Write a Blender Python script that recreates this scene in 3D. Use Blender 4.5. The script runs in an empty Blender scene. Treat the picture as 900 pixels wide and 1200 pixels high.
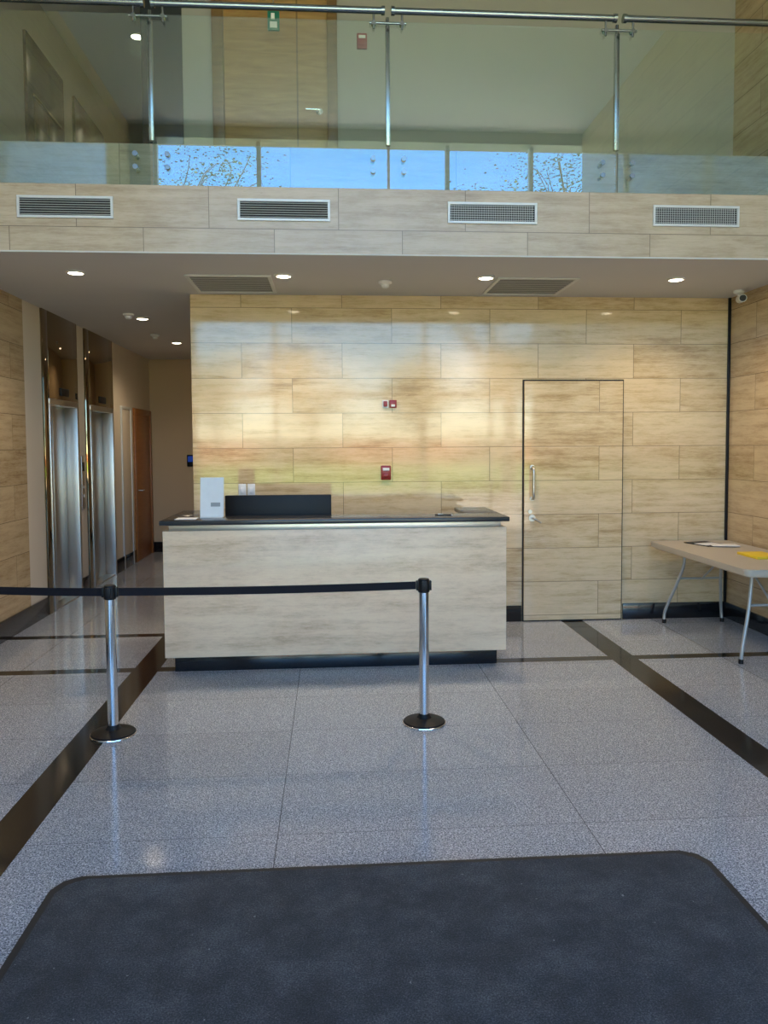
import bpy, bmesh, math, random
from mathutils import Vector, Matrix
random.seed(7)
scene = bpy.context.scene
H = 1.65
XL, XR = -2.80, 3.73          # side walls
XB = -1.235                   # left end of travertine back wall
YB = 7.0                      # travertine back wall
YE = 12.2                     # end of lift lobby
YF = 5.5                      # balcony fascia
ZC = 3.00                     # lobby soffit
ZU = 3.62                     # upper floor level
ZT = 6.2                      # atrium ceiling
YS = -0.15                    # street facade

# ------------------------------------------------------------------ node helpers
class G:
    def __init__(s, name):
        s.mat = bpy.data.materials.new(name); s.mat.use_nodes = True
        s.nt = s.mat.node_tree; s.nt.nodes.clear()
        s.out = s.nt.nodes.new('ShaderNodeOutputMaterial')
    def n(s, t, **kw):
        nd = s.nt.nodes.new(t)
        for k, v in kw.items(): setattr(nd, k, v)
        return nd
    def link(s, a, b): s.nt.links.new(a, b)
    def setin(s, sock, v):
        if v is None: return
        if isinstance(v, bpy.types.NodeSocket): s.link(v, sock)
        else:
            if isinstance(v, (tuple, list)) and len(v) == 3 and sock.type == 'RGBA': v = (*v, 1)
            sock.default_value = v
    def m(s, op, a, b=None, c=None):
        nd = s.n('ShaderNodeMath', operation=op)
        s.setin(nd.inputs[0], a); s.setin(nd.inputs[1], b); s.setin(nd.inputs[2], c)
        return nd.outputs[0]
    def xyz(s):
        g = s.n('ShaderNodeNewGeometry'); sp = s.n('ShaderNodeSeparateXYZ')
        s.link(g.outputs['Position'], sp.inputs[0]); return sp.outputs
    def comb(s, x, y, z):
        nd = s.n('ShaderNodeCombineXYZ')
        for i, v in enumerate((x, y, z)): s.setin(nd.inputs[i], v)
        return nd.outputs[0]
    def noise(s, vec, scale=5, detail=4, rough=.5, dist=0):
        nd = s.n('ShaderNodeTexNoise')
        s.setin(nd.inputs['Vector'], vec); nd.inputs['Scale'].default_value = scale
        nd.inputs['Detail'].default_value = detail; nd.inputs['Roughness'].default_value = rough
        nd.inputs['Distortion'].default_value = dist
        return nd.outputs['Fac']
    def ramp(s, fac, stops):
        nd = s.n('ShaderNodeValToRGB'); s.setin(nd.inputs[0], fac)
        e = nd.color_ramp.elements
        while len(e) < len(stops): e.new(.5)
        for el, (p, c) in zip(e, stops):
            el.position = p; el.color = (*c, 1) if len(c) == 3 else c
        return nd.outputs[0]
    def mix(s, f, a, b, blend='MIX'):
        nd = s.n('ShaderNodeMix', data_type='RGBA', blend_type=blend)
        s.setin(nd.inputs[0], f); s.setin(nd.inputs[6], a); s.setin(nd.inputs[7], b)
        return nd.outputs[2]
    def bump(s, h, strength=.2, dist=.01):
        nd = s.n('ShaderNodeBump'); nd.inputs['Strength'].default_value = strength
        nd.inputs['Distance'].default_value = dist; s.setin(nd.inputs['Height'], h)
        return nd.outputs[0]
    def bsdf(s, color=(.5,.5,.5), rough=.5, metal=0, normal=None, **kw):
        p = s.n('ShaderNodeBsdfPrincipled')
        s.setin(p.inputs['Base Color'], color); s.setin(p.inputs['Roughness'], rough)
        s.setin(p.inputs['Metallic'], metal)
        if normal is not None: s.link(normal, p.inputs['Normal'])
        for k, v in kw.items(): s.setin(p.inputs[k.replace('_', ' ')], v)
        s.link(p.outputs[0], s.out.inputs[0]); return s.mat

def plain(name, col, rough=.5, metal=0, var=.06, scale=20, bump=0, **kw):
    g = G(name); x = g.xyz(); v = g.comb(x[0], x[1], x[2])
    nz = g.noise(v, scale, 3)
    c = g.mix(nz, tuple(max(0, k*(1-var)) for k in col), tuple(min(1, k*(1+var)) for k in col))
    nm = g.bump(g.noise(v, scale*6, 2), bump, .003) if bump else None
    return g.bsdf(c, rough, metal, nm, **kw)

def emis(name, col, st):
    g = G(name); e = g.n('ShaderNodeEmission'); g.setin(e.inputs[0], col); e.inputs[1].default_value = st
    g.link(e.outputs[0], g.out.inputs[0]); return g.mat

def travertine(name, axis, w=.9, h=.314, u0=0, v0=0, light=(.65,.495,.30), mid=(.55,.40,.22), dark=(.38,.25,.12),
               rough=.07, tiled=True, vs=30, seed=0, us=1.8, joint=.0024, ior=1.57, amp=.10):
    g = G(name); x = g.xyz(); u = x[0] if axis == 'x' else x[1]; v = x[2]
    if tiled:
        rv = g.m('DIVIDE', g.m('SUBTRACT', v, v0), h); row = g.m('FLOOR', rv)
        ru = g.m('ADD', g.m('DIVIDE', g.m('SUBTRACT', u, u0), w), g.m('MULTIPLY', g.m('FLOORED_MODULO', row, 2.), .5))
        col = g.m('FLOOR', ru); fu = g.m('SUBTRACT', ru, col); fv = g.m('SUBTRACT', rv, row)
        du = g.m('MULTIPLY', g.m('MINIMUM', fu, g.m('SUBTRACT', 1., fu)), w)
        dv = g.m('MULTIPLY', g.m('MINIMUM', fv, g.m('SUBTRACT', 1., fv)), h)
        jm = g.m('LESS_THAN', g.m('MINIMUM', du, dv), joint)
        wn = g.n('ShaderNodeTexWhiteNoise', noise_dimensions='3D')
        g.link(g.comb(row, col, float(seed)), wn.inputs['Vector']); rnd = wn.outputs['Value']
    else:
        rnd = g.m('ADD', float(seed), 0.); jm = None
    warp = g.m('MULTIPLY', g.noise(g.comb(g.m('MULTIPLY', u, 4.), g.m('MULTIPLY', v, 9.), rnd), 1.6, 5, .6), .022)
    vv = g.m('MULTIPLY', g.m('ADD', v, warp), float(vs))
    ofs = g.m('MULTIPLY', rnd, 91.)
    vec = g.comb(g.m('ADD', g.m('MULTIPLY', u, us), g.m('MULTIPLY', rnd, 37.)), g.m('ADD', vv, ofs), g.m('MULTIPLY', rnd, 13.))
    n1 = g.noise(vec, .7, 8, .68, .2)
    n2 = g.noise(g.comb(g.m('ADD', g.m('MULTIPLY', u, 11.), ofs), g.m('MULTIPLY', vv, 3.6), rnd), 1., 6, .8)
    n3 = g.noise(g.comb(g.m('ADD', g.m('MULTIPLY', u, 2.2), ofs), g.m('MULTIPLY', v, 6.), rnd), 1.3, 6, .65)
    f = g.m('ADD', g.m('ADD', g.m('MULTIPLY', n1, .40), g.m('MULTIPLY', n2, .32)), g.m('MULTIPLY', n3, .28))
    f = g.m('ADD', g.m('MULTIPLY', g.m('SUBTRACT', f, .5), 1.35), .5)
    if tiled: f = g.m('ADD', f, g.m('MULTIPLY', g.m('SUBTRACT', rnd, .5), amp))
    c = g.ramp(f, [(.33, dark), (.44, mid), (.53, light), (.70, tuple(min(1, k*1.14) for k in light))])
    pit = g.m('GREATER_THAN', g.noise(g.comb(g.m('MULTIPLY', u, 25.), g.m('MULTIPLY', v, 110.), rnd), 1., 2, .5), .70)
    c = g.mix(g.m('MULTIPLY', pit, .3), c, dark)
    if jm is not None:
        c = g.mix(jm, c, tuple(k*.42 for k in mid))
    r = g.m('ADD', g.m('MULTIPLY', n2, .06), rough - .03)
    return g.bsdf(c, r, 0, IOR=ior)

# ------------------------------------------------------------------ materials
M = {}
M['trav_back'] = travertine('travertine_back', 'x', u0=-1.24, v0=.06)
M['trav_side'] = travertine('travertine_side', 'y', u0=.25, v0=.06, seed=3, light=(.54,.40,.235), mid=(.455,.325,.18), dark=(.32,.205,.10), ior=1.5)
M['trav_door'] = travertine('travertine_door', 'x', w=1.62, u0=.86, v0=.06, seed=5)
M['trav_fascia'] = travertine('travertine_fascia', 'x', w=.90, h=.30, u0=.52, v0=3.165-.30, seed=9, light=(.53,.42,.295), mid=(.46,.355,.24), dark=(.36,.265,.17), rough=.25, amp=.06, ior=1.5)
M['trav_curb'] = travertine('travertine_curb', 'x', w=1.2, h=.6, u0=-.27, v0=3.36, seed=12, light=(.36,.31,.24), mid=(.30,.26,.19), dark=(.22,.18,.13), rough=.3, ior=1.5)
M['trav_desk'] = travertine('travertine_desk', 'x', tiled=False, vs=16, us=.8, seed=4.3, light=(.92,.67,.455), mid=(.82,.58,.38), dark=(.64,.42,.255), rough=.25, ior=1.4)
M['black_granite'] = plain('black_granite', (.012,.012,.014), .12, var=.5, scale=300)
M['counter_granite'] = plain('counter_granite', (.030,.032,.036), .2, var=.5, scale=250)
M['plaster'] = plain('ceiling_plaster', (.62,.60,.57), .8, var=.02, scale=3)
M['white_wall'] = plain('white_wall_paint', (.66,.57,.46), .6, var=.02, scale=3)
M['upper_wall'] = plain('upper_wall_paint', (.34,.33,.305), .5, var=.03, scale=2)
M['tan_wall'] = plain('tan_wall_paint', (.56,.41,.26), .6, var=.03, scale=2)
M['chrome'] = plain('brushed_chrome', (.72,.72,.73), .16, 1, var=.03, scale=60)
M['steel'] = plain('stainless_steel', (.58,.55,.50), .33, 1, var=.02, scale=8)
M['rail_steel'] = plain('rail_steel', (.30,.33,.33), .25, 1, var=.05, scale=60)
M['bronze'] = plain('bronze_mirror', (.34,.26,.15), .05, 1, var=.04, scale=3)
M['dark_glass'] = plain('dark_cladding', (.03,.035,.04), .1, 0, var=.1, scale=3)
M['lift_dark'] = plain('dark_lift_cladding', (.012,.013,.015), .22, 0, var=.1, scale=3, Specular_IOR_Level=.25)
M['black_plastic'] = plain('black_plastic', (.008,.008,.009), .45, var=.3, scale=80, Specular_IOR_Level=.25)
M['belt'] = plain('belt_webbing', (.010,.009,.013), .7, var=.4, scale=300, bump=.3, Specular_IOR_Level=.2)
M['white_plastic'] = plain('white_plastic', (.72,.72,.70), .35)
M['paper'] = plain('paper', (.80,.80,.80), .6)
M['red'] = plain('red_plastic', (.26,.012,.010), .35)
M['table_top'] = plain('table_plastic', (.47,.41,.33), .45, var=.05, scale=80, bump=.2)
M['table_leg'] = plain('grey_powder_coat', (.42,.42,.40), .35, .3)
M['yellow'] = plain('yellow_paper', (.80,.55,.02), .5)
M['green'] = plain('green_sign', (.01,.13,.08), .4, Emission_Color=(.02,.45,.25,1), Emission_Strength=.06)
M['screen_blue'] = emis('blue_screen', (.03,.08,.4), .6)
M['lamp'] = emis('lamp_glow', (1,.84,.60), 18)
M['vent_dark'] = plain('vent_dark', (.01,.01,.01), .7)
M['grille'] = plain('grille_grey', (.34,.34,.33), .5)
M['alu'] = plain('white_aluminium', (.66,.66,.64), .4, .2)

def wood(name, a, b):
    g = G(name); x = g.xyz()
    v = g.comb(g.m('MULTIPLY', x[0], 3.), g.m('MULTIPLY', x[1], 3.), g.m('MULTIPLY', x[2], 26.))
    f = g.noise(v, 1, 6, .6, .6)
    return g.bsdf(g.ramp(f, [(.3, a), (.7, b)]), .35)
M['wood_up'] = wood('wood_veneer', (.27,.15,.05), (.44,.27,.105))
M['wood_frame'] = wood('wood_frame', (.14,.078,.028), (.23,.135,.052))
M['wood_orange'] = wood('wood_orange', (.28,.095,.020), (.38,.145,.035))

def glass_mat():
    g = G('balustrade_glass')
    lw = g.n('ShaderNodeLayerWeight'); lw.inputs['Blend'].default_value = .3
    tr = g.n('ShaderNodeBsdfTransparent'); tr.inputs[0].default_value = (.92,.975,.96,1)
    gl = g.n('ShaderNodeBsdfGlossy'); gl.inputs['Roughness'].default_value = .006
    gl.inputs[0].default_value = (.88,1,1,1)
    fac = g.m('ADD', .12, g.m('MULTIPLY', g.m('POWER', lw.outputs['Facing'], 4.), .7))
    mx = g.n('ShaderNodeMixShader'); g.link(fac, mx.inputs[0]); g.link(tr.outputs[0], mx.inputs[1]); g.link(gl.outputs[0], mx.inputs[2])
    g.link(mx.outputs[0], g.out.inputs[0]); return g.mat
M['glass'] = glass_mat()

def floor_mat():
    g = G('granite_floor'); x = g.xyz(); X, Y = x[0], x[1]
    v = g.comb(X, Y, 0.)
    sp = g.noise(v, 150, 3, .75)
    vo = g.n('ShaderNodeTexVoronoi'); vo.inputs['Scale'].default_value = 180; g.link(v, vo.inputs['Vector'])
    f = g.m('ADD', g.m('MULTIPLY', sp, .85), g.m('MULTIPLY', vo.outputs['Distance'], .25))
    c = g.ramp(f, [(.40, (.045,.05,.06)), (.49, (.235,.252,.282)), (.57, (.39,.413,.452)), (.68, (.74,.76,.80))])
    def near(s, p, wd): return g.m('LESS_THAN', g.m('ABSOLUTE', g.m('SUBTRACT', s, p)), wd)
    j = near(X, -.24, .002)
    for p in (1.09, 3.0, -2.3): j = g.m('MAXIMUM', j, near(X, p, .002))
    fy = g.m('FLOORED_MODULO', g.m('ADD', Y, .4), .6)
    jy = g.m('MULTIPLY', g.m('LESS_THAN', fy, .005), .5)
    rowi = g.m('FLOOR', g.m('DIVIDE', g.m('ADD', Y, .4), .6))
    coli = g.m('FLOOR', g.m('DIVIDE', g.m('ADD', X, .24), 1.33))
    wn = g.n('ShaderNodeTexWhiteNoise', noise_dimensions='3D'); g.link(g.comb(rowi, coli, 0.), wn.inputs['Vector'])
    tint = g.m('ADD', .92, g.m('MULTIPLY', wn.outputs['Value'], .16))
    c = g.mix(1., c, g.comb(tint, tint, tint), 'MULTIPLY')
    c = g.mix(g.m('MAXIMUM', g.m('MULTIPLY', j, .9), jy), c, (.08,.08,.09))
    s = near(X, -1.38, .095)
    s = g.m('MAXIMUM', s, near(X, 2.235, .10))
    s = g.m('MAXIMUM', s, near(Y, 5.72, .055))
    s2 = g.m('MULTIPLY', near(Y, 6.78, .055), g.m('LESS_THAN', X, -1.38))
    s = g.m('MAXIMUM', s, s2)
    blk = g.mix(g.noise(v, 260, 2), (.004,.004,.004), (.03,.026,.024))
    c = g.mix(s, c, blk)
    return g.bsdf(c, .11)
M['floor'] = floor_mat()

def mat_carpet():
    g = G('entrance_mat_carpet'); x = g.xyz(); v = g.comb(x[0], x[1], 0.)
    a = g.noise(v, 170, 3, .8); b = g.noise(v, 4, 6, .75)
    f = g.m('ADD', g.m('MULTIPLY', a, .62), g.m('MULTIPLY', b, .38))
    c = g.ramp(f, [(.38, (.008,.009,.011)), (.50, (.032,.034,.039)), (.62, (.135,.14,.15))])
    sp = g.m('GREATER_THAN', g.noise(v, 38, 2, .5), .76)
    c = g.mix(sp, c, (.25,.25,.25))
    return g.bsdf(c, .85, 0, g.bump(a, .8, .006), Sheen_Weight=.1)
M['carpet'] = mat_carpet()
M['rubber'] = plain('rubber_edge', (.020,.021,.024), .6, var=.3, scale=60)
def grass_mat():
    g = G('lawn_grass'); x = g.xyz(); v = g.comb(x[0], x[1], 0.)
    return g.bsdf(g.ramp(g.noise(v, .6, 8, .7), [(.3, (.10,.24,.02)), (.7, (.36,.52,.08))]), .9)
M['grass'] = grass_mat()
M['paving'] = plain('paving', (.55,.48,.39), .8, var=.12, scale=4)
M['leaf'] = plain('leaves', (.075,.11,.035), .6, var=.5, scale=3)
M['bark'] = plain('bark', (.09,.065,.045), .9, var=.4, scale=30)
M['brick'] = plain('red_brick', (.42,.13,.08), .8, var=.3, scale=2)

# ------------------------------------------------------------------ mesh builder
class B:
    def __init__(s, name):
        s.name = name; s.bm = bmesh.new(); s.mats = []
    def mi(s, k):
        if k not in s.mats: s.mats.append(k)
        return s.mats.index(k)
    def merge(s, t, mat):
        i = s.mi(mat)
        for f in t.faces: f.material_index = i
        me = bpy.data.meshes.new('t'); t.to_mesh(me); t.free()
        s.bm.from_mesh(me); bpy.data.meshes.remove(me); return s
    def box(s, x0, x1, y0, y1, z0, z1, mat, bev=0, seg=2, rot=None, piv=None):
        t = bmesh.new()
        bmesh.ops.create_cube(t, size=1)
        for v in t.verts:
            v.co = Vector(((x0+x1)/2 + v.co.x*(x1-x0), (y0+y1)/2 + v.co.y*(y1-y0), (z0+z1)/2 + v.co.z*(z1-z0)))
        if bev: bmesh.ops.bevel(t, geom=t.edges[:], offset=bev, segments=seg, affect='EDGES', profile=.5)
        if rot is not None:
            p = Vector(piv or ((x0+x1)/2, (y0+y1)/2, (z0+z1)/2))
            for v in t.verts: v.co = p + rot @ (v.co - p)
        return s.merge(t, mat)
    def ring(s, rings, mat, cap=True, closed=False):
        t = bmesh.new(); vr = [[t.verts.new(p) for p in r] for r in rings]
        n = len(vr[0])
        rng = range(len(vr)) if closed else range(len(vr)-1)
        for i in rng:
            a, b = vr[i], vr[(i+1) % len(vr)]
            for k in range(n): t.faces.new((a[k], a[(k+1) % n], b[(k+1) % n], b[k]))
        if cap and not closed:
            t.faces.new(vr[0][::-1]); t.faces.new(vr[-1])
        bmesh.ops.recalc_face_normals(t, faces=t.faces[:])
        return s.merge(t, mat)
    def tube(s, pts, r, mat, seg=16, smooth=0):
        P = [Vector(p) for p in pts]
        if smooth:
            Q = []
            for i in range(len(P)-1):
                p0 = P[max(i-1, 0)]; p1 = P[i]; p2 = P[i+1]; p3 = P[min(i+2, len(P)-1)]
                for k in range(smooth):
                    q = k/smooth
                    Q.append(.5*((2*p1)+(p2-p0)*q+(2*p0-5*p1+4*p2-p3)*q*q+(3*p1-p0-3*p2+p3)*q**3))
            Q.append(P[-1]); P = Q
        rr = r if isinstance(r, (list, tuple)) else [r]*len(P)
        if len(rr) != len(P): rr = [rr[0]+(rr[-1]-rr[0])*i/(len(P)-1) for i in range(len(P))]
        rings = []; up = None
        for i, p in enumerate(P):
            d = (P[min(i+1, len(P)-1)] - P[max(i-1, 0)]).normalized()
            if up is None:
                up = d.orthogonal().normalized()
            up = (up - d*up.dot(d)).normalized(); sd = d.cross(up)
            rings.append([p + (up*math.cos(a)+sd*math.sin(a))*rr[i] for a in [2*math.pi*k/seg for k in range(seg)]])
        return s.ring(rings, mat)
    def lathe(s, prof, c, mat, seg=32):
        rings = [[Vector((c[0]+r*math.cos(a), c[1]+r*math.sin(a), c[2]+z)) for a in [2*math.pi*k/seg for k in range(seg)]] for r, z in prof]
        return s.ring(rings, mat)
    def prism(s, pts, z0, z1, mat, bev=0):
        t = bmesh.new()
        a = [t.verts.new((x, y, z0)) for x, y in pts]; b = [t.verts.new((x, y, z1)) for x, y in pts]; n = len(pts)
        t.faces.new(a[::-1]); t.faces.new(b)
        for k in range(n): t.faces.new((a[k], a[(k+1) % n], b[(k+1) % n], b[k]))
        if bev:
            ed = [e for e in t.edges if abs(e.verts[0].co.z-z1) < 1e-6 and abs(e.verts[1].co.z-z1) < 1e-6]
            bmesh.ops.bevel(t, geom=ed, offset=bev, segments=2, affect='EDGES')
        bmesh.ops.recalc_face_normals(t, faces=t.faces[:])
        return s.merge(t, mat)
    def done(s, ang=35):
        me = bpy.data.meshes.new(s.name)
        vs = [v.co for v in s.bm.verts]
        mn = Vector([min(v[i] for v in vs) for i in range(3)]); mx = Vector([max(v[i] for v in vs) for i in range(3)])
        o = Vector(((mn.x+mx.x)/2, (mn.y+mx.y)/2, mn.z))
        for v in s.bm.verts: v.co -= o
        for f in s.bm.faces: f.smooth = True
        s.bm.to_mesh(me); s.bm.free()
        me.set_sharp_from_angle(angle=math.radians(ang))
        for k in s.mats: me.materials.append(M[k])
        ob = bpy.data.objects.new(s.name, me); ob.location = o
        scene.collection.objects.link(ob); return ob

def rrect(x0, x1, y0, y1, r, n=6):
    pts = []
    for cx, cy, a0 in ((x1-r, y1-r, 0), (x0+r, y1-r, 90), (x0+r, y0+r, 180), (x1-r, y0+r, 270)):
        for k in range(n+1):
            a = math.radians(a0+90*k/n); pts.append((cx+r*math.cos(a), cy+r*math.sin(a)))
    return pts

# ------------------------------------------------------------------ room shell
B('floor').box(XL-.3, XR+.3, YS, YE+.3, -.2, 0, 'floor').done()
E1 = (7.72, 8.74); E2 = (9.02, 10.12)      # lift bays along the left wall
w = B('wall_left')
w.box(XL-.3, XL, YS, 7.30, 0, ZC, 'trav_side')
w.box(XL-.3, XL, 7.30, E1[0], 0, ZC, 'white_wall')
w.box(XL-.3, XL, E1[1], E2[0], 0, ZC, 'white_wall')
w.box(XL-.3, XL, E2[1], YE, 0, ZC, 'white_wall')
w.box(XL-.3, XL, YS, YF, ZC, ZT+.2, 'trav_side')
w.box(XL-.3, XL, YF, YE, ZC, ZT+.2, 'upper_wall')
w.done()
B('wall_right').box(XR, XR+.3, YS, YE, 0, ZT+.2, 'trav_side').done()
B('wall_back').box(XB, XR, YB, YB+.25, 0, ZC, 'trav_back').box(XB, XB+.25, YB+.25, YE, 0, ZC, 'white_wall').done()
B('wall_lobby_end').box(XL-.3, XB+.25, YE, YE+.3, 0, ZC, 'tan_wall').box(XL-.3, XR+.3, YE, YE+.3, ZC, ZT+.2, 'upper_wall').done()
B('ceiling').box(XL, XR, YF+.15, YE, ZC, ZC+.12, 'plaster').done()
B('ceiling_upper').box(XL, -1.06, YB-.0, YE, 5.98, 6.1, 'plaster').done()
B('ceiling_atrium').box(XL-.3, XR+.3, YS-.3, YE+.3, ZT, ZT+.2, 'plaster').done()
f = B('balcony_fascia')
f.box(XL, XR, YF, YF+.15, ZC, 3.455, 'trav_fascia', .002, 1)
f.box(XL, XR, YF+.15, YF+.27, ZC+.12, 3.79, 'trav_curb', .002, 1)
f.box(XL, XR, YF-.004, YF+.15, ZC-.010, ZC, 'plaster')
f.done()
B('floor_upper').box(XL, XR, YF+.27, YE, ZC+.12, ZU, 'counter_granite').done()
B('wall_upper_back').box(-1.26, XR, YB, YB+.2, ZU, ZT, 'upper_wall').box(-1.26, -1.06, YB+.2, YE, ZU, 5.98, 'upper_wall').done()
B('column_dark_cladding').box(-1.61, -1.26, YB-.03, YB+.22, ZU, 5.98, 'dark_glass', .004).done()
w = B('wall_front')
w.box(XL-.3, -2.5, YS-.3, YS, 0, ZT, 'upper_wall')
w.box(-2.5, XR+.3, YS-.3, YS, 6.03, ZT, 'upper_wall')
w.done()
w = B('window_front_frame')
for x in (-2.47, -1.0, 1.75, 3.0): w.box(x-.03, x+.03, YS-.2, YS-.1, 0, 6.03, 'alu', .003)
w.box(-2.5, XR, YS-.2, YS-.1, 2.55, 2.63, 'alu', .003)
w.done()

# skirtings
b = B('baseboard_back')
b.box(XB, 1.758, YB-.018, YB, 0, .15, 'black_granite', .003)
b.box(2.725, XR, YB-.018, YB, 0, .15, 'black_granite', .003); b.done()
B('baseboard_right').box(XR-.018, XR, YS, YB-.018, 0, .15, 'black_granite', .003).done()
b = B('baseboard_left')
b.box(XL, XL+.018, YS, E1[0]+.0, 0, .18, 'black_granite', .003)
b.box(XL, XL+.018, E1[1], E2[0], 0, .18, 'black_granite', .003)
b.box(XL, XL+.018, E2[1], 11.15, 0, .18, 'black_granite', .003); b.done()
B('baseboard_lobby_end').box(XL+.018, XB, YE-.018, YE, 0, .16, 'black_granite', .003).done()

# concealed travertine door
d = B('door_1')
d.box(1.765, 2.715, YB-.014, YB-.002, .0, 2.245, 'vent_dark')
d.box(1.777, 2.703, YB-.030, YB-.012, .012, 2.230, 'trav_door', .002, 1)
for z0, z1 in ((1.15, 1.44),):
    d.tube([(1.85, YB-.03, z0), (1.85, YB-.085, z0+.015), (1.85, YB-.09, (z0+z1)/2), (1.85, YB-.085, z1-.015), (1.85, YB-.03, z1)], .013, 'steel', 12, 5)
    for z in (z0, z1): d.tube([(1.85, YB-.03, z), (1.85, YB-.04, z)], .022, 'steel')
d.tube([(1.85, YB-.03, .97), (1.85, YB-.042, .97)], .032, 'steel')
d.tube([(1.85, YB-.04, .97), (1.85, YB-.085, .97), (1.87, YB-.092, .965), (1.92, YB-.09, .93)], .009, 'steel', 12, 4)
d.tube([(1.83, YB-.03, 1.03), (1.83, YB-.045, 1.03)], .018, 'steel')
d.done()

d = B('door_2')
d.box(XL, XL+.03, 11.15, 11.23, 0, 2.2, 'wood_orange', .003)
d.box(XL, XL+.03, 12.08, 12.16, 0, 2.2, 'wood_orange', .003)
d.box(XL, XL+.03, 11.23, 12.08, 2.12, 2.2, 'wood_orange', .003)
d.box(XL, XL+.015, 11.23, 12.08, 0, 2.12, 'wood_orange', .002)
d.tube([(XL+.015, 11.33, 1.02), (XL+.07, 11.33, 1.02), (XL+.07, 11.45, 1.02)], .01, 'steel', 10)
d.done()
d = B('door_4')     # pale service door before it
for a in ((10.50, 10.54), (10.98, 11.02)): d.box(XL, XL+.02, a[0], a[1], 0, 2.2, 'alu', .002)
d.box(XL, XL+.02, 10.54, 10.98, 2.16, 2.2, 'alu', .002)
d.box(XL, XL+.008, 10.54, 10.98, 0, 2.16, 'white_wall', .002); d.done()

def elevator(y0, y1, z0=0., dh=2.08, top=ZC, clad='bronze', door='steel', wallx=XL):
    e = B('elevator'); o = y0 + .14; c = y1 - .02
    e.box(wallx-.28, wallx-.26, y0, y1, z0, z0+top, door)
    e.box(wallx-.28, wallx+.02, y0, o, z0, z0+top, clad, .003)
    e.box(wallx-.28, wallx+.02, c, y1, z0, z0+top, clad, .003)
    e.box(wallx-.28, wallx+.02, o, c, z0+dh+.06, z0+top, clad, .003)
    e.box(wallx-.20, wallx+.024, o, c, z0+dh, z0+dh+.06, door, .003)
    e.box(wallx-.20, wallx+.024, o, o+.04, z0, z0+dh, door, .003)
    e.box(wallx-.20, wallx+.024, c-.04, c, z0, z0+dh, door, .003)
    m = (o+c)/2
    e.box(wallx-.13, wallx-.10, o+.04, m-.003, z0+.01, z0+dh, door, .003)
    e.box(wallx-.14, wallx-.11, m+.003, c-.04, z0+.01, z0+dh, door, .003)
    e.box(wallx-.20, wallx+.01, o+.04, c-.04, z0, z0+.012, door)
    e.box(wallx+.02, wallx+.034, m-.12, m+.12, z0+dh+.10, z0+dh+.18, 'black_plastic', .003)
    e.done()
elevator(*E1); elevator(*E2)
b = B('elevator_call_panel'); ym = (E1[1]+E2[0])/2
b.box(XL, XL+.012, ym-.055, ym+.055, .95, 1.55, 'steel', .004)
for z in (1.1, 1.2): b.tube([(XL+.01, ym, z), (XL+.018, ym, z)], .018, 'white_plastic')
b.box(XL+.01, XL+.015, ym-.035, ym+.035, 1.38, 1.48, 'black_plastic', .002); b.done()
for y0, y1 in ((7.50, 8.50), (8.85, 9.95)):
    e = B('elevator_upper')
    e.box(XL, XL+.03, y0, y1, ZU, 5.50, 'lift_dark', .003)
    e.box(XL+.03, XL+.037, y0+.14, (y0+y1)/2-.004, ZU, 4.95, 'lift_dark', .003)
    e.box(XL+.03, XL+.037, (y0+y1)/2+.004, y1-.14, ZU, 4.95, 'lift_dark', .003)
    e.box(XL+.03, XL+.045, y0+.12, y1-.12, 4.95, 4.98, 'bronze', .003); e.done()

d = B('door_3')
d.box(-1.00, -.90, YB-.05, YB, ZU, 6.1, 'wood_frame', .004)
d.box(.0, .09, YB-.05, YB, ZU, 6.1, 'wood_frame', .004)
d.box(-.90, .0, YB-.02, YB, ZU, 6.1, 'wood_up', .002)
d.box(-.27, -.255, YB-.024, YB-.018, ZU, 6.1, 'wood_frame')  # thin dark strip added to imitate a glass pane's vertical reflection line
d.tube([(-.07, YB-.02, 4.60), (-.07, YB-.07, 4.60), (-.19, YB-.07, 4.60)], .011, 'chrome', 10)
d.tube([(-.07, YB-.02, 4.60), (-.07, YB-.03, 4.60)], .03, 'chrome')
d.done()

# balustrade -------------------------------------------------------
joints = [XL+.01, -1.23, .43, 2.10, XR-.01]
yg = YF+.08
for i in range(4):
    x0, x1 = joints[i]+.010, joints[i+1]-.010
    g = B('glass_balustrade_panel'); g.box(x0, x1, yg-.006, yg+.006, 3.458, 4.64, 'glass')
    for xx in (x0+.10, x1-.10):
        for zz in (3.60, 3.69):
            g.tube([(xx, yg-.022, zz), (xx, yg-.006, zz)], .018, 'rail_steel', 16)
            g.tube([(xx, yg+.006, zz), (xx, YF+.152, zz)], .014, 'steel', 12)
    g.done()
r = B('handrail')
for i in range(4):
    x0, x1 = joints[i]+.035, joints[i+1]-.035
    if i == 0: x0 = XL
    if i == 3: x1 = XR
    r.tube([(x0, yg-.03, 4.70), (x1, yg-.03, 4.70)], .023, 'rail_steel', 20)
    for x in (x0, x1): r.tube([(x-.012, yg-.03, 4.70), (x+.012, yg-.03, 4.70)], .031, 'rail_steel', 20)
for x in joints[1:4]:
    r.box(x-.017, x+.017, yg+.01, yg+.04, 3.79, 4.62, 'rail_steel', .004)
    r.tube([(x, yg+.025, 4.54), (x, yg+.025, 4.68)], .013, 'rail_steel', 12)
    r.tube([(x-.13, yg-.02, 4.62), (x+.13, yg-.02, 4.62)], .009, 'rail_steel', 12)
    for s in (-1, 1):
        r.tube([(x+s*.10, yg-.02, 4.58), (x+s*.10, yg-.025, 4.69)], .008, 'rail_steel', 12)
        r.tube([(x+s*.10, yg-.03, 4.62), (x+s*.10, yg+.01, 4.62)], .016, 'rail_steel', 12)
r.done()

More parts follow.
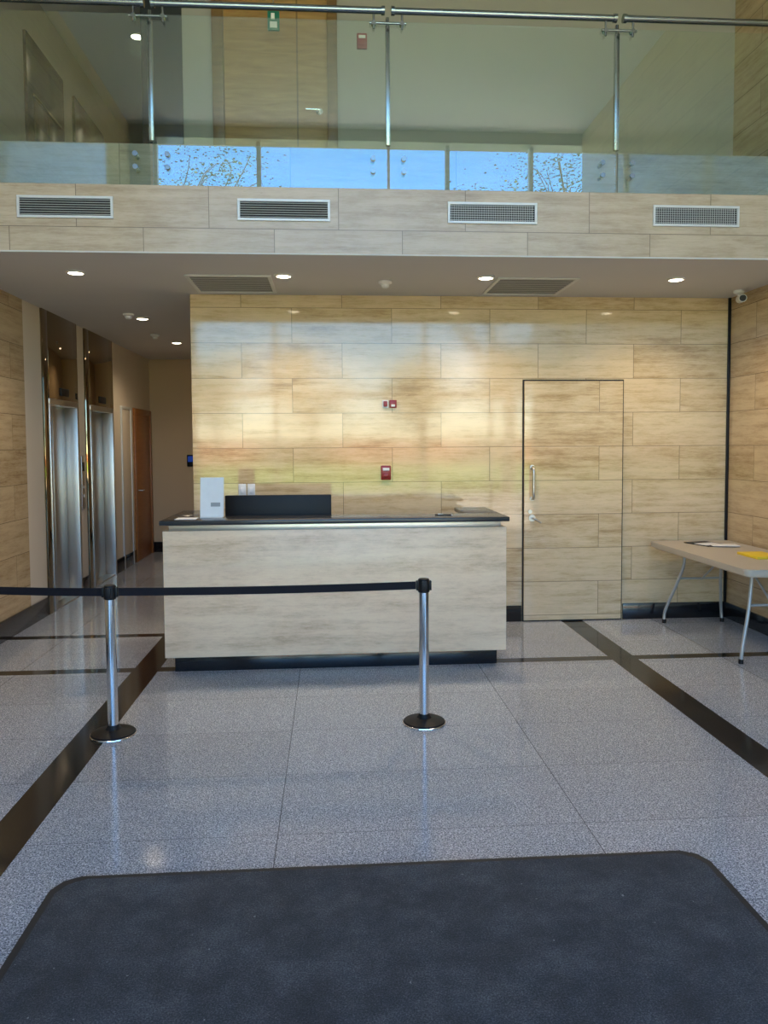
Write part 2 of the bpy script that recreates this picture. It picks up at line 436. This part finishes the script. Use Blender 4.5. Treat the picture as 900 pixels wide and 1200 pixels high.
# fascia vents ----------------------------------------------------
for xc in (-1.80, -.31, 1.165, 2.66):
    v = B('air_vent'); y = YF; wv, zv = .322, .075; zc = 3.295
    for a in ((xc-wv, xc+wv, zc+zv-.018, zc+zv), (xc-wv, xc+wv, zc-zv, zc-zv+.018), (xc-wv, xc-wv+.018, zc-zv+.018, zc+zv-.018), (xc+wv-.018, xc+wv, zc-zv+.018, zc+zv-.018)):
        v.box(a[0], a[1], y-.014, y, a[2], a[3], 'alu', .002, 1)
    v.box(xc-wv+.018, xc+wv-.018, y-.004, y, zc-zv+.018, zc+zv-.018, 'vent_dark')
    for k in range(7):
        z = zc-zv+.027+k*.016
        v.box(xc-wv+.018, xc+wv-.018, y-.011, y-.003, z-.0012, z+.0012, 'alu', rot=Matrix.Rotation(.5, 3, 'X'))
    if xc > 1:
        for k in range(36):
            x = xc-wv+.03+k*.0165
            v.box(x-.001, x+.001, y-.010, y-.004, zc-zv+.018, zc+zv-.018, 'alu')
    v.done()

# ceiling diffusers ----------------------------------------------
for xc, yc in ((-.80, 6.54), (1.70, 6.54)):
    v = B('ceiling_air_diffuser'); s = .34; z = ZC
    for a in ((xc-s, xc+s, yc-s, yc-s+.03), (xc-s, xc+s, yc+s-.03, yc+s), (xc-s, xc-s+.03, yc-s+.03, yc+s-.03), (xc+s-.03, xc+s, yc-s+.03, yc+s-.03)):
        v.box(a[0], a[1], a[2], a[3], z-.012, z, 'alu', .003, 1)
    v.box(xc-s+.03, xc+s-.03, yc-s+.03, yc+s-.03, z-.003, z, 'vent_dark')
    for k in range(10):
        y = yc-s+.06+k*.0625
        v.box(xc-s+.03, xc+s-.03, y-.019, y+.019, z-.006, z-.004, 'grille')
    v.done()

# downlights -------------------------------------------------------
def downlight(x, y, z, power=18, r=.055):
    L = B('ceiling_downlight')
    L.lathe([(r+.02, 0), (r+.02, -.008), (r+.004, -.014), (r, -.006), (r, 0)], (x, y, z), 'alu', 28)
    L.lathe([(r, -.002), (r, -.011), (r*.6, -.017), (.002, -.019)], (x, y, z), 'lamp', 24)
    fx = L.done()
    l = bpy.data.lights.new('lamp', 'SPOT'); l.energy = power; l.spot_size = math.radians(155); l.spot_blend = .9
    l.shadow_soft_size = .09; l.color = (1, .80, .55)
    o = bpy.data.objects.new('lamp', l); o.parent = fx; o.location = (0, 0, -.10); scene.collection.objects.link(o)
for x, y, pw in ((-1.95, 6.15, 55), (-.36, 6.20, 85), (1.26, 6.20, 85), (2.84, 6.20, 70), (-1.96, 8.30, 5), (-1.98, 10.2, 50)):
    downlight(x, y, ZC, pw)
downlight(-2.0, 8.5, 5.98, 8); downlight(-2.0, 10.5, 5.98, 8)
for x, y in ((.46, 6.40), (-2.04, 8.05), (-2.10, 9.5)):
    s = B('smoke_detector')
    s.lathe([(.055, 0), (.055, -.015), (.045, -.022), (.036, -.024), (.032, -.045), (.018, -.055), (.002, -.056)], (x, y, ZC), 'white_plastic', 28)
    s.done()

# wall devices -------------------------------------------------------
def callpoint(x, z, y=YB):
    c = B('fire_alarm_call_point')
    c.box(x-.045, x+.045, y-.03, y, z-.065, z+.065, 'red', .006)
    c.box(x-.03, x+.03, y-.034, y-.029, z+.02, z+.045, 'white_plastic', .001)
    c.box(x-.026, x+.026, y-.040, y-.029, z-.042, z-.005, 'red', .004); c.done()
callpoint(.50, 1.40); callpoint(.31, 5.22)
c = B('fire_alarm_strobe')
c.box(.47, .525, YB-.02, YB, 1.99, 2.06, 'white_plastic', .004)
c.box(.48, .515, YB-.03, YB-.02, 2.0, 2.05, 'red', .006)
c.box(.535, .60, YB-.03, YB, 1.99, 2.06, 'red', .004)
c.box(.55, .585, YB-.034, YB-.03, 2.0, 2.02, 'white_plastic'); c.done()
s = B('wall_switch_plate')
for x in (-.80, -.72):
    s.box(x-.034, x+.034, YB-.012, YB, 1.20, 1.31, 'white_plastic', .004)
    s.box(x-.015, x+.015, YB-.018, YB-.011, 1.23, 1.28, 'paper', .002)
s.done()
s = B('exit_sign')
s.box(-.50, -.40, YB-.25, YB-.23, 5.17, 5.33, 'green', .004)
s.box(-.48, -.42, YB-.253, YB-.249, 5.19, 5.24, 'paper'); s.box(-.47, -.44, YB-.253, YB-.249, 5.26, 5.31, 'paper')
s.tube([(-.45, YB-.24, 5.33), (-.45, YB-.24, ZT)], .006, 'steel', 8); s.done()
s = B('access_control_reader')
s.box(-2.24, -2.08, YE-.04, YE, 1.34, 1.52, 'black_plastic', .008)
s.box(-2.225, -2.095, YE-.043, YE-.039, 1.41, 1.50, 'screen_blue', .001); s.done()
s = B('security_camera')
s.lathe([(.045, 0), (.045, -.02), (.03, -.03), (.014, -.035)], (3.62, 6.65, ZC), 'white_plastic', 24)
s.tube([(3.62, 6.65, ZC-.03), (3.62, 6.64, ZC-.06)], .014, 'white_plastic')
s.tube([(3.65, 6.69, ZC-.07), (3.60, 6.55, ZC-.085), (3.597, 6.54, ZC-.086)], .034, 'white_plastic', 20)
s.tube([(3.597, 6.54, ZC-.086), (3.595, 6.535, ZC-.087)], .028, 'black_plastic', 20); s.done()
B('trim_1').box(XR-.022, XR, YB-.022, YB, .15, ZC, 'black_plastic', .002).done()

# ------------------------------------------------------------------ reception desk
DX0, DX1, DY = -1.215, 1.295, 5.60
d = B('reception_desk')
d.box(DX0, DX1, DY, DY+.05, .115, 1.04, 'trav_desk', .003)
for x0, x1 in ((DX0, DX0+.05), (DX1-.05, DX1)):
    d.box(x0, x1, DY+.051, DY+.85, .115, 1.04, 'trav_desk', .003)
d.box(DX0+.06, DX1-.06, DY+.05, DY+.10, 0, .115, 'black_granite', .002)
for x0, x1 in ((DX0+.06, DX0+.11), (DX1-.11, DX1-.06)):
    d.box(x0, x1, DY+.10, DY+.80, 0, .115, 'black_granite', .002)
d.box(DX0+.04, DX1-.04, DY+.02, DY+.06, 1.04, 1.085, 'steel', .002)
for x0, x1 in ((DX0+.04, DX0+.06), (DX1-.06, DX1-.04)):
    d.box(x0, x1, DY+.06, DY+.80, 1.04, 1.085, 'steel', .002)
d.box(DX0-.015, DX1+.015, DY-.04, DY+.32, 1.085, 1.118, 'counter_granite', .004)
for x0, x1 in ((DX0-.015, DX0+.25), (DX1-.25, DX1+.015)):
    d.box(x0, x1, DY+.321, DY+.87, 1.085, 1.118, 'counter_granite', .004)
d.box(DX0+.05, DX1-.05, DY+.05, DY+.85, .72, .75, 'counter_granite', .003)
d.done()

m = B('computer_monitor'); my = DY+.46
m.box(-.83, .0, my, my+.035, .86, 1.265, 'black_plastic', .008)
m.box(-.815, -.015, my+.034, my+.037, .88, 1.25, 'dark_glass')
m.box(-.62, -.22, my-.025, my, .90, 1.08, 'black_plastic', .012)
m.box(-.45, -.39, my-.05, my-.025, .76, 1.02, 'black_plastic', .006)
m.box(-.54, -.30, my-.12, my+.10, .75, .765, 'black_plastic', .006); m.done()

s = B('document_stand'); R = Matrix.Rotation(-.14, 3, 'X'); p = (-.895, 5.80, 1.118)
s.box(-.975, -.81, 5.795, 5.800, 1.124, 1.415, 'paper', 0, rot=R, piv=p)
s.box(-.98, -.805, 5.801, 5.806, 1.124, 1.42, 'white_plastic', .001, rot=R, piv=p)
s.box(-.975, -.81, 5.76, 5.86, 1.118, 1.124, 'white_plastic', .001)
s.box(-.90, -.83, 5.791, 5.7945, 1.20, 1.23, 'grille', rot=R, piv=p)
s.done()
B('paper_sheet').box(-1.14, -.99, 5.66, 5.80, 1.118, 1.121, 'paper').done()
s = B('pen'); s.tube([(.78, 5.74, 1.124), (.90, 5.71, 1.124)], .005, 'black_plastic', 10)
s.tube([(.90, 5.71, 1.124), (.912, 5.707, 1.124)], [.005, .001], 'steel', 10)
s.box(.80, .84, 5.728, 5.732, 1.127, 1.132, 'steel', .001); s.done()

# ------------------------------------------------------------------ stanchions
def stanchion(x, y):
    s = B('queue_barrier_post')
    s.lathe([(.125, 0), (.127, .008), (.12, .018), (.09, .028), (.045, .036), (.034, .05), (.031, .06)], (x, y, 0), 'black_plastic', 40)
    s.lathe([(.128, .0), (.1295, .004), (.128, .009), (.126, .010)], (x, y, 0), 'chrome', 40)
    s.lathe([(.029, .05), (.029, .79)], (x, y, 0), 'chrome', 28)
    s.lathe([(.031, .785), (.035, .79), (.035, .855), (.030, .865), (.012, .868)], (x, y, 0), 'black_plastic', 28)
    for a in range(4):
        dx, dy = ((1, 0), (-1, 0), (0, 1), (0, -1))[a]
        s.box(x+dx*.037-.008-abs(dy)*.008, x+dx*.037+.008+abs(dy)*.008, y+dy*.037-.008-abs(dx)*.008, y+dy*.037+.008+abs(dx)*.008, .797, .853, 'black_plastic', .003)
    s.done()
posts = [(-2.55, 4.72), (-1.262, 4.43), (.538, 4.46)]
for p in posts: stanchion(*p)
for a, b_ in ((0, 1), (1, 2)):
    (xa, ya), (xb, yb) = posts[a], posts[b_]
    t = B('barrier_belt'); N = 24; rings = []
    for k in range(N+1):
        q = k/N; x = xa+.047+(xb-xa-.094)*q; y = ya+(yb-ya)*q; sag = -.008*4*q*(1-q)
        rings.append([Vector((x, y-.0012, .803+sag)), Vector((x, y+.0012, .803+sag)), Vector((x, y+.0012, .849+sag)), Vector((x, y-.0012, .849+sag))])
    t.ring(rings, 'belt').done()

# ------------------------------------------------------------------ entrance mat
c = .09
def mpts(i):
    x0, x1, y0, y1 = -1.06+i, 1.48-i, .75+i, 2.94-i
    return [(x0, y0), (x1, y0), (x1, y1-c), (x1-.03, y1-c*.35), (x1-c, y1), (x0+c, y1), (x0+.03, y1-c*.35), (x0, y1-c)]
m = B('entrance_mat'); m.prism(mpts(0), 0, .007, 'rubber', .004); m.prism(mpts(.03), .005, .012, 'carpet', .003); m.done()

# ------------------------------------------------------------------ folding table
t = B('folding_table'); x0, x1, y0, y1 = 2.95, 3.69, 5.24, 6.93
t.prism(rrect(x0, x1, y0, y1, .06), .70, .745, 'table_top', .008)
t.prism(rrect(x0+.03, x1-.03, y0+.03, y1-.03, .05), .685, .70, 'table_top')
for yy, yf in ((y1-.28, y1-.12), (y0+.30, y0+.24)):
    for xa, s in ((x0+.11, 1), (x1-.10, -1)):
        t.tube([(xa+s*.10, yy, .69), (xa+s*.09, yy, .55), (xa+s*.06, yy+(yf-yy)*.4, .38), (xa, yf, .12), (xa-s*.01, yf, .005)], .0135, 'table_leg', 14, 6)
        t.lathe([(.018, 0), (.018, .03), (.014, .035)], (xa-s*.01, yf, 0), 'black_plastic', 14)
    t.tube([(x0+.17, yy+(yf-yy)*.3, .43), (x1-.17, yy+(yf-yy)*.3, .43)], .010, 'table_leg', 12)
    t.tube([(x0+.15, yy, .675), (x1-.15, yy, .675)], .012, 'table_leg', 12)
    ym = (y0+y1)/2; t.tube([((x0+x1)/2, yy, .43), ((x0+x1)/2, yy+(ym-yy)*.65, .685)], .009, 'table_leg', 12)
t.done()
m = B('magazine'); R = Matrix.Rotation(.3, 3, 'Z')
m.box(3.24, 3.48, 6.50, 6.80, .745, .752, 'black_plastic', .001, rot=R); m.box(3.26, 3.46, 6.54, 6.68, .752, .7535, 'paper', rot=R)
m.box(3.33, 3.56, 6.42, 6.58, .7535, .757, 'paper', .001, rot=Matrix.Rotation(-.2, 3, 'Z')); m.done()
m = B('brochure_stack'); m.box(3.30, 3.51, 5.72, 6.02, .745, .765, 'yellow', .002); m.box(3.36, 3.60, 5.52, 5.68, .745, .75, 'paper', .001); m.done()

# ------------------------------------------------------------------ outside
B('pavement').box(-30, 30, -13, YS-.3, -.25, -.02, 'paving').done()
B('lawn').box(-60, 60, -60, -13, -.25, 0, 'grass').done()
k = B('brick_boundary_wall'); k.box(-60, 60, -56, -55.6, 0, 2.1, 'brick'); k.box(-60, 60, -56.05, -55.55, 2.1, 2.2, 'paving'); k.done()
def tree(x, y, h, nl=70, ls=1.):
    t = B('tree'); rr = random.Random(int(x*10+99)); tips = []
    zb = 0 if y < -13 else -.02
    t.tube([(x, y, zb), (x+.1, y, h*.25), (x-.05, y+.1, h*.5)], [.22, .13], 'bark', 10, 4)
    for i in range(11):
        a = rr.uniform(0, 6.28); L = h*rr.uniform(.16, .30); z = h*rr.uniform(.35, .5)
        e = Vector((x+math.cos(a)*L, y+math.sin(a)*L, z+h*rr.uniform(.1 if ls > 1 else .2, .5)))
        t.tube([(x-.03, y+.05, z), ((x+e.x)/2, (y+e.y)/2, z+(e.z-z)*.4), e], [.05, .010], 'bark', 7, 4); tips.append(e)
        for _ in range(4):
            e2 = e + Vector((rr.gauss(0, .6), rr.gauss(0, .6), rr.uniform(0, .8)))
            t.tube([(Vector((x, y, z))+e)/2, (e+e2)/2, e2], [.02, .005], 'bark', 5, 2); tips.append(e2)
    lf = bmesh.new()
    for e in tips:
        for _ in range(nl):
            p = e+Vector((rr.gauss(0, .38), rr.gauss(0, .38), rr.gauss(0, .32)))*ls; q = rr.uniform(.03, .06)*(1 if ls == 1 else 3.2)
            R = Matrix.Rotation(rr.uniform(0, 6.28), 3, 'Z') @ Matrix.Rotation(rr.uniform(-1.3, 1.3), 3, 'X')
            lf.faces.new([lf.verts.new(p+R @ Vector(c_)) for c_ in ((-q, 0, 0), (0, -q*.5, 0), (q, 0, 0), (0, q*.5, 0))])
    t.merge(lf, 'leaf'); t.done()
for x, y, h in ((-5.0, -9.5, 9.3), (5.8, -11, 9.0), (9.5, -15, 12), (-10, -16, 11)): tree(x, y, h)
for x, y, h in ((-17, -48, 9), (-8.5, -44, 7.5), (-1.5, -50, 8.5), (7, -46, 8), (15, -50, 9.5), (24, -47, 8), (-27, -50, 9)): tree(x, y, h, 75, 2.4)

# ------------------------------------------------------------------ light
wd = bpy.data.worlds.new('sky'); scene.world = wd; wd.use_nodes = True
nt = wd.node_tree; bg = nt.nodes['Background']
sk = nt.nodes.new('ShaderNodeTexSky'); sk.sky_type = 'NISHITA'; sk.sun_disc = False
sk.sun_elevation = math.radians(50); sk.sun_rotation = math.radians(10); sk.air_density = 1.0; sk.dust_density = .1; sk.ozone_density = 3
hs = nt.nodes.new('ShaderNodeHueSaturation'); hs.inputs['Saturation'].default_value = 1.25
nt.links.new(sk.outputs[0], hs.inputs['Color']); nt.links.new(hs.outputs[0], bg.inputs[0]); bg.inputs[1].default_value = 1.3
s = bpy.data.lights.new('sun', 'SUN'); s.energy = 55; s.angle = math.radians(.5); s.color = (1, .89, .73)
so = bpy.data.objects.new('sun', s); so.rotation_euler = (math.radians(-42), 0, math.radians(-15)); scene.collection.objects.link(so)
p = bpy.data.lights.new('opening_portal', 'AREA'); p.shape = 'RECTANGLE'; p.size = 6.2; p.size_y = 6.0; p.cycles.is_portal = True
po = bpy.data.objects.new('opening_portal', p); po.location = (.63, YS-.02, 3.02); po.rotation_euler = (math.radians(90), 0, 0)
scene.collection.objects.link(po)
scene.view_settings.view_transform = 'Standard'
scene.view_settings.look = 'None'
scene.view_settings.exposure = -.5

# ------------------------------------------------------------------ camera
cam = bpy.data.cameras.new('camera'); co = bpy.data.objects.new('camera', cam); scene.collection.objects.link(co)
cam.sensor_fit = 'VERTICAL'; cam.sensor_height = 36; cam.lens = 27; cam.clip_start = .05; cam.clip_end = 500
cam.shift_y = -31/1200
Rm = Matrix.Rotation(math.radians(-3.94), 4, 'Z') @ Matrix.Rotation(math.radians(87), 4, 'X') @ Matrix.Rotation(math.radians(-.35), 4, 'Z')
co.matrix_world = Matrix.Translation((0, 0, H)) @ Rm
scene.camera = co
